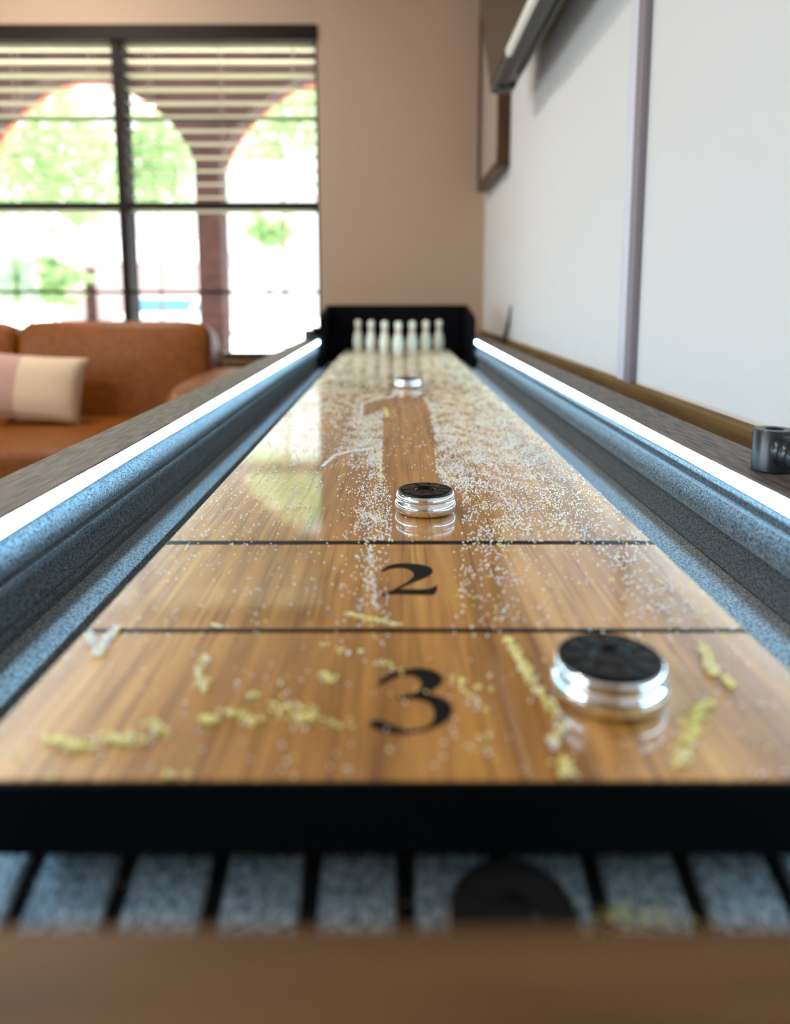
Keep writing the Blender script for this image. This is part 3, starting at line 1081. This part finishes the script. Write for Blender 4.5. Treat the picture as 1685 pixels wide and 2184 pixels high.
# ------------------------------------------------------------------ outside
GZ = -.25
gr = Box(-30, 20, YB + .17, 45, GZ - .2, GZ)
g = struct('ground', gr, M['concrete'])
YA = 6.4
T = lambda u, v: P(u, v, y=YA)
cl, crr = T(414, 345).x, T(466, 345).x
zs, zc_ = T(440, 345).z, T(440, 172).z
hw = (T(400, 345).x - T(-80, 345).x) / 2
cw = crr - cl
b = bmesh.new()
centers = [cl - hw, cl - 3 * hw - cw, crr + hw, crr + 3 * hw + cw]
xs_l, xs_r = cl - 4 * hw - 2 * cw, crr + 4 * hw + 2 * cw
ztop = 3.3
px_m = F / (YA * CT * 1.02)
BR = [(0, 0), (8, 20), (26, 50), (48, 80), (80, 110), (122, 140), (165, 165), (205, 173)]
prof_l = [(-hw + a / px_m, c / px_m) for a, c in BR]
arch = lambda cx, k: [(cx + a, zs + c) for a, c in prof_l] + [(cx - a, zs + c) for a, c in prof_l[::-1]]
pts = [(xs_l, ztop), (xs_l, GZ)]
for cx in sorted(centers):
    pts += [(cx - hw, GZ)] + arch(cx, 28) + [(cx + hw, GZ)]
pts += [(xs_r, GZ), (xs_r, ztop)]
extrude_poly(b, pts, YA, YA + .3, axis='Y')
arcade = struct('wall_porch', b, M['arcade'])
for cx in centers:  # thin ring whose orange stands in for sunlight under the arch
    a = arch(cx, 28)
    a2 = [(cx + (x - cx) * .985, zs + (z - zs) * .985) for x, z in a]
    obj('arch_trim', extrude_poly(bmesh.new(), a + a2[::-1], YA + .27, YA + .33, axis='Y'), M['arch_trim'], arcade)


def tree(label, x, y, z0, z1, rx, n, ls, group='trees and bushes beyond the porch'):
    t = thing('leafy_tree', label, 'tree', (x, y, GZ), group=group)
    b = bmesh.new()
    cz, rz = (z0 + z1) / 2 - GZ, (z1 - z0) / 2
    tube(b, [(0, 0, 0), (.03, 0, cz * .5), (-.02, .02, cz)], [.035, .03, .015], 8)
    obj('trunk', b, M['bark'], t, smooth=60)
    b = bmesh.new()
    for _ in range(n):
        k = 0
        while True:
            d = Vector((random.uniform(-1, 1), random.uniform(-1, 1), random.uniform(-1, 1)))
            f = 1 - .35 * math.sin(d.x * 5 + x * 3) * math.sin(d.z * 6 + y) - .2 * math.sin(d.x * 11 + d.z * 9)
            k += 1
            if d.length < f * .95 or k > 30:
                break
        c = Vector((d.x * rx, d.y * rx * .8, max(.12, cz + d.z * rz)))
        a1 = Vector((random.gauss(0, 1), random.gauss(0, 1), random.gauss(0, 1))).normalized()
        a2 = a1.orthogonal().normalized()
        l = ls * random.uniform(.6, 1.3)
        b.faces.new([b.verts.new(c + q) for q in (-a1 * l, a2 * l * .5, a1 * l, -a2 * l * .5)])
    obj('foliage', b, M['leaf'], t)
    return t


def at(u, v, y):
    p_ = P(u, v, y=y)
    return p_.x, p_.z


for lab, u, va, vb, y, rx, ls, n in (
        ('large pale green tree seen through the left half of the window', 105, 500, 165, 12.5, 1.25, .11, 1500),
        ('green tree just left of the porch column', 335, 445, 235, 16.5, 1.0, .13, 900),
        ('light leafy tree right of the porch column', 600, 345, 165, 13.0, 1.15, .11, 650),
        ('small tree low behind the right arch', 570, 530, 455, 18.0, .7, .12, 500),
        ('low bush seen in the lower left of the window', 60, 650, 545, 10.0, .75, .09, 900)):
    x, z0 = at(u, va, y)
    _, z1 = at(u, vb, y)
    tree(lab, x, y, z0, z1, rx, n, ls)

translucent(M['leaf'], .4, (.45, .62, .25))

# white car beyond the porch
x, zr = at(372, 634, 19.5)
CA = (x, 19.5, GZ)
car = thing('car', 'white parked car with blue glass beyond the porch', 'car', CA, (0, 0, math.radians(86)))
b = bmesh.new()
hcar = zr - GZ
side = [(-2.0, .25), (-2.05, .6), (-1.9, .78), (-1.1, .86), (-.55, hcar), (.75, hcar), (1.45, .88), (2.0, .8), (2.05, .3), (1.6, .22), (-1.6, .22)]
extrude_poly(b, side, -.85, .85, axis='Y')
bmesh.ops.bevel(b, geom=[e for e in b.edges if abs(e.verts[0].co.y - e.verts[1].co.y) < 1e-4 and e.verts[0].co.z > .5], offset=.03, segments=2, affect='EDGES')
obj('car_body', b, M['car'], car, smooth=35)
for pp in ([(-.98, .88), (-.52, hcar - .06), (.05, hcar - .06), (.05, .88)], [(.13, .88), (.13, hcar - .06), (.70, hcar - .06), (1.28, .88)]):
    obj('car_window', extrude_poly(bmesh.new(), pp, -.862, .862, axis='Y'), M['car_glass'], car)
for (xa_, za_), (xb_, zb2) in (((-1.06, .90), (-.60, hcar - .03)), ((1.40, .92), (.80, hcar - .03))):
    o_ = .03 if xa_ > 0 else -.03
    obj('windscreen', extrude_poly(bmesh.new(), [(xa_, za_), (xb_, zb2), (xb_ + o_, zb2 + .008), (xa_ + o_, za_ + .008)], -.74, .74, axis='Y'), M['car_glass'], car)
for sx in (-1.25, 1.25):
    for sy in (-.78, .78):
        obj('wheel', lathe(bmesh.new(), [(0, -.1), (.2, -.1), (.32, -.08), (.33, 0), (.32, .08), (.2, .1), (0, .1)], 24, sx, sy, .33, axis='Y'), M['tyre'], car, smooth=40)

# low house at the far side of the yard
x0, zw = at(120, 560, 24)
x1, _ = at(420, 560, 24)
HO = ((x0 + x1) / 2, 24, GZ)
ho = thing('house', 'low pink house with a grey roof across the yard', 'house', HO)
obj('house_wall', Box(x0, x1, 24, 29, GZ, zw), M['house'], ho, offset=HO)
b = bmesh.new()
extrude_poly(b, [(23.6, zw), (26.5, zw + .9), (29.4, zw)], x0 - .3, x1 + .3, axis='X')
obj('house_roof', b, M['house_roof'], ho, offset=HO)
xa, _ = at(180, 600, 24)
xb, _ = at(205, 600, 24)
obj('house_door', Box(xa, xb, 23.97, 24.02, GZ, at(180, 572, 24)[1]), M['arcade'], ho, offset=HO)

scn.cycles.max_bounces = 8
scn.cycles.diffuse_bounces = 4
scn.cycles.glossy_bounces = 5
scn.cycles.transparent_max_bounces = 8
scn.cycles.sample_clamp_indirect = 6.0
scn.cycles.use_denoising = True
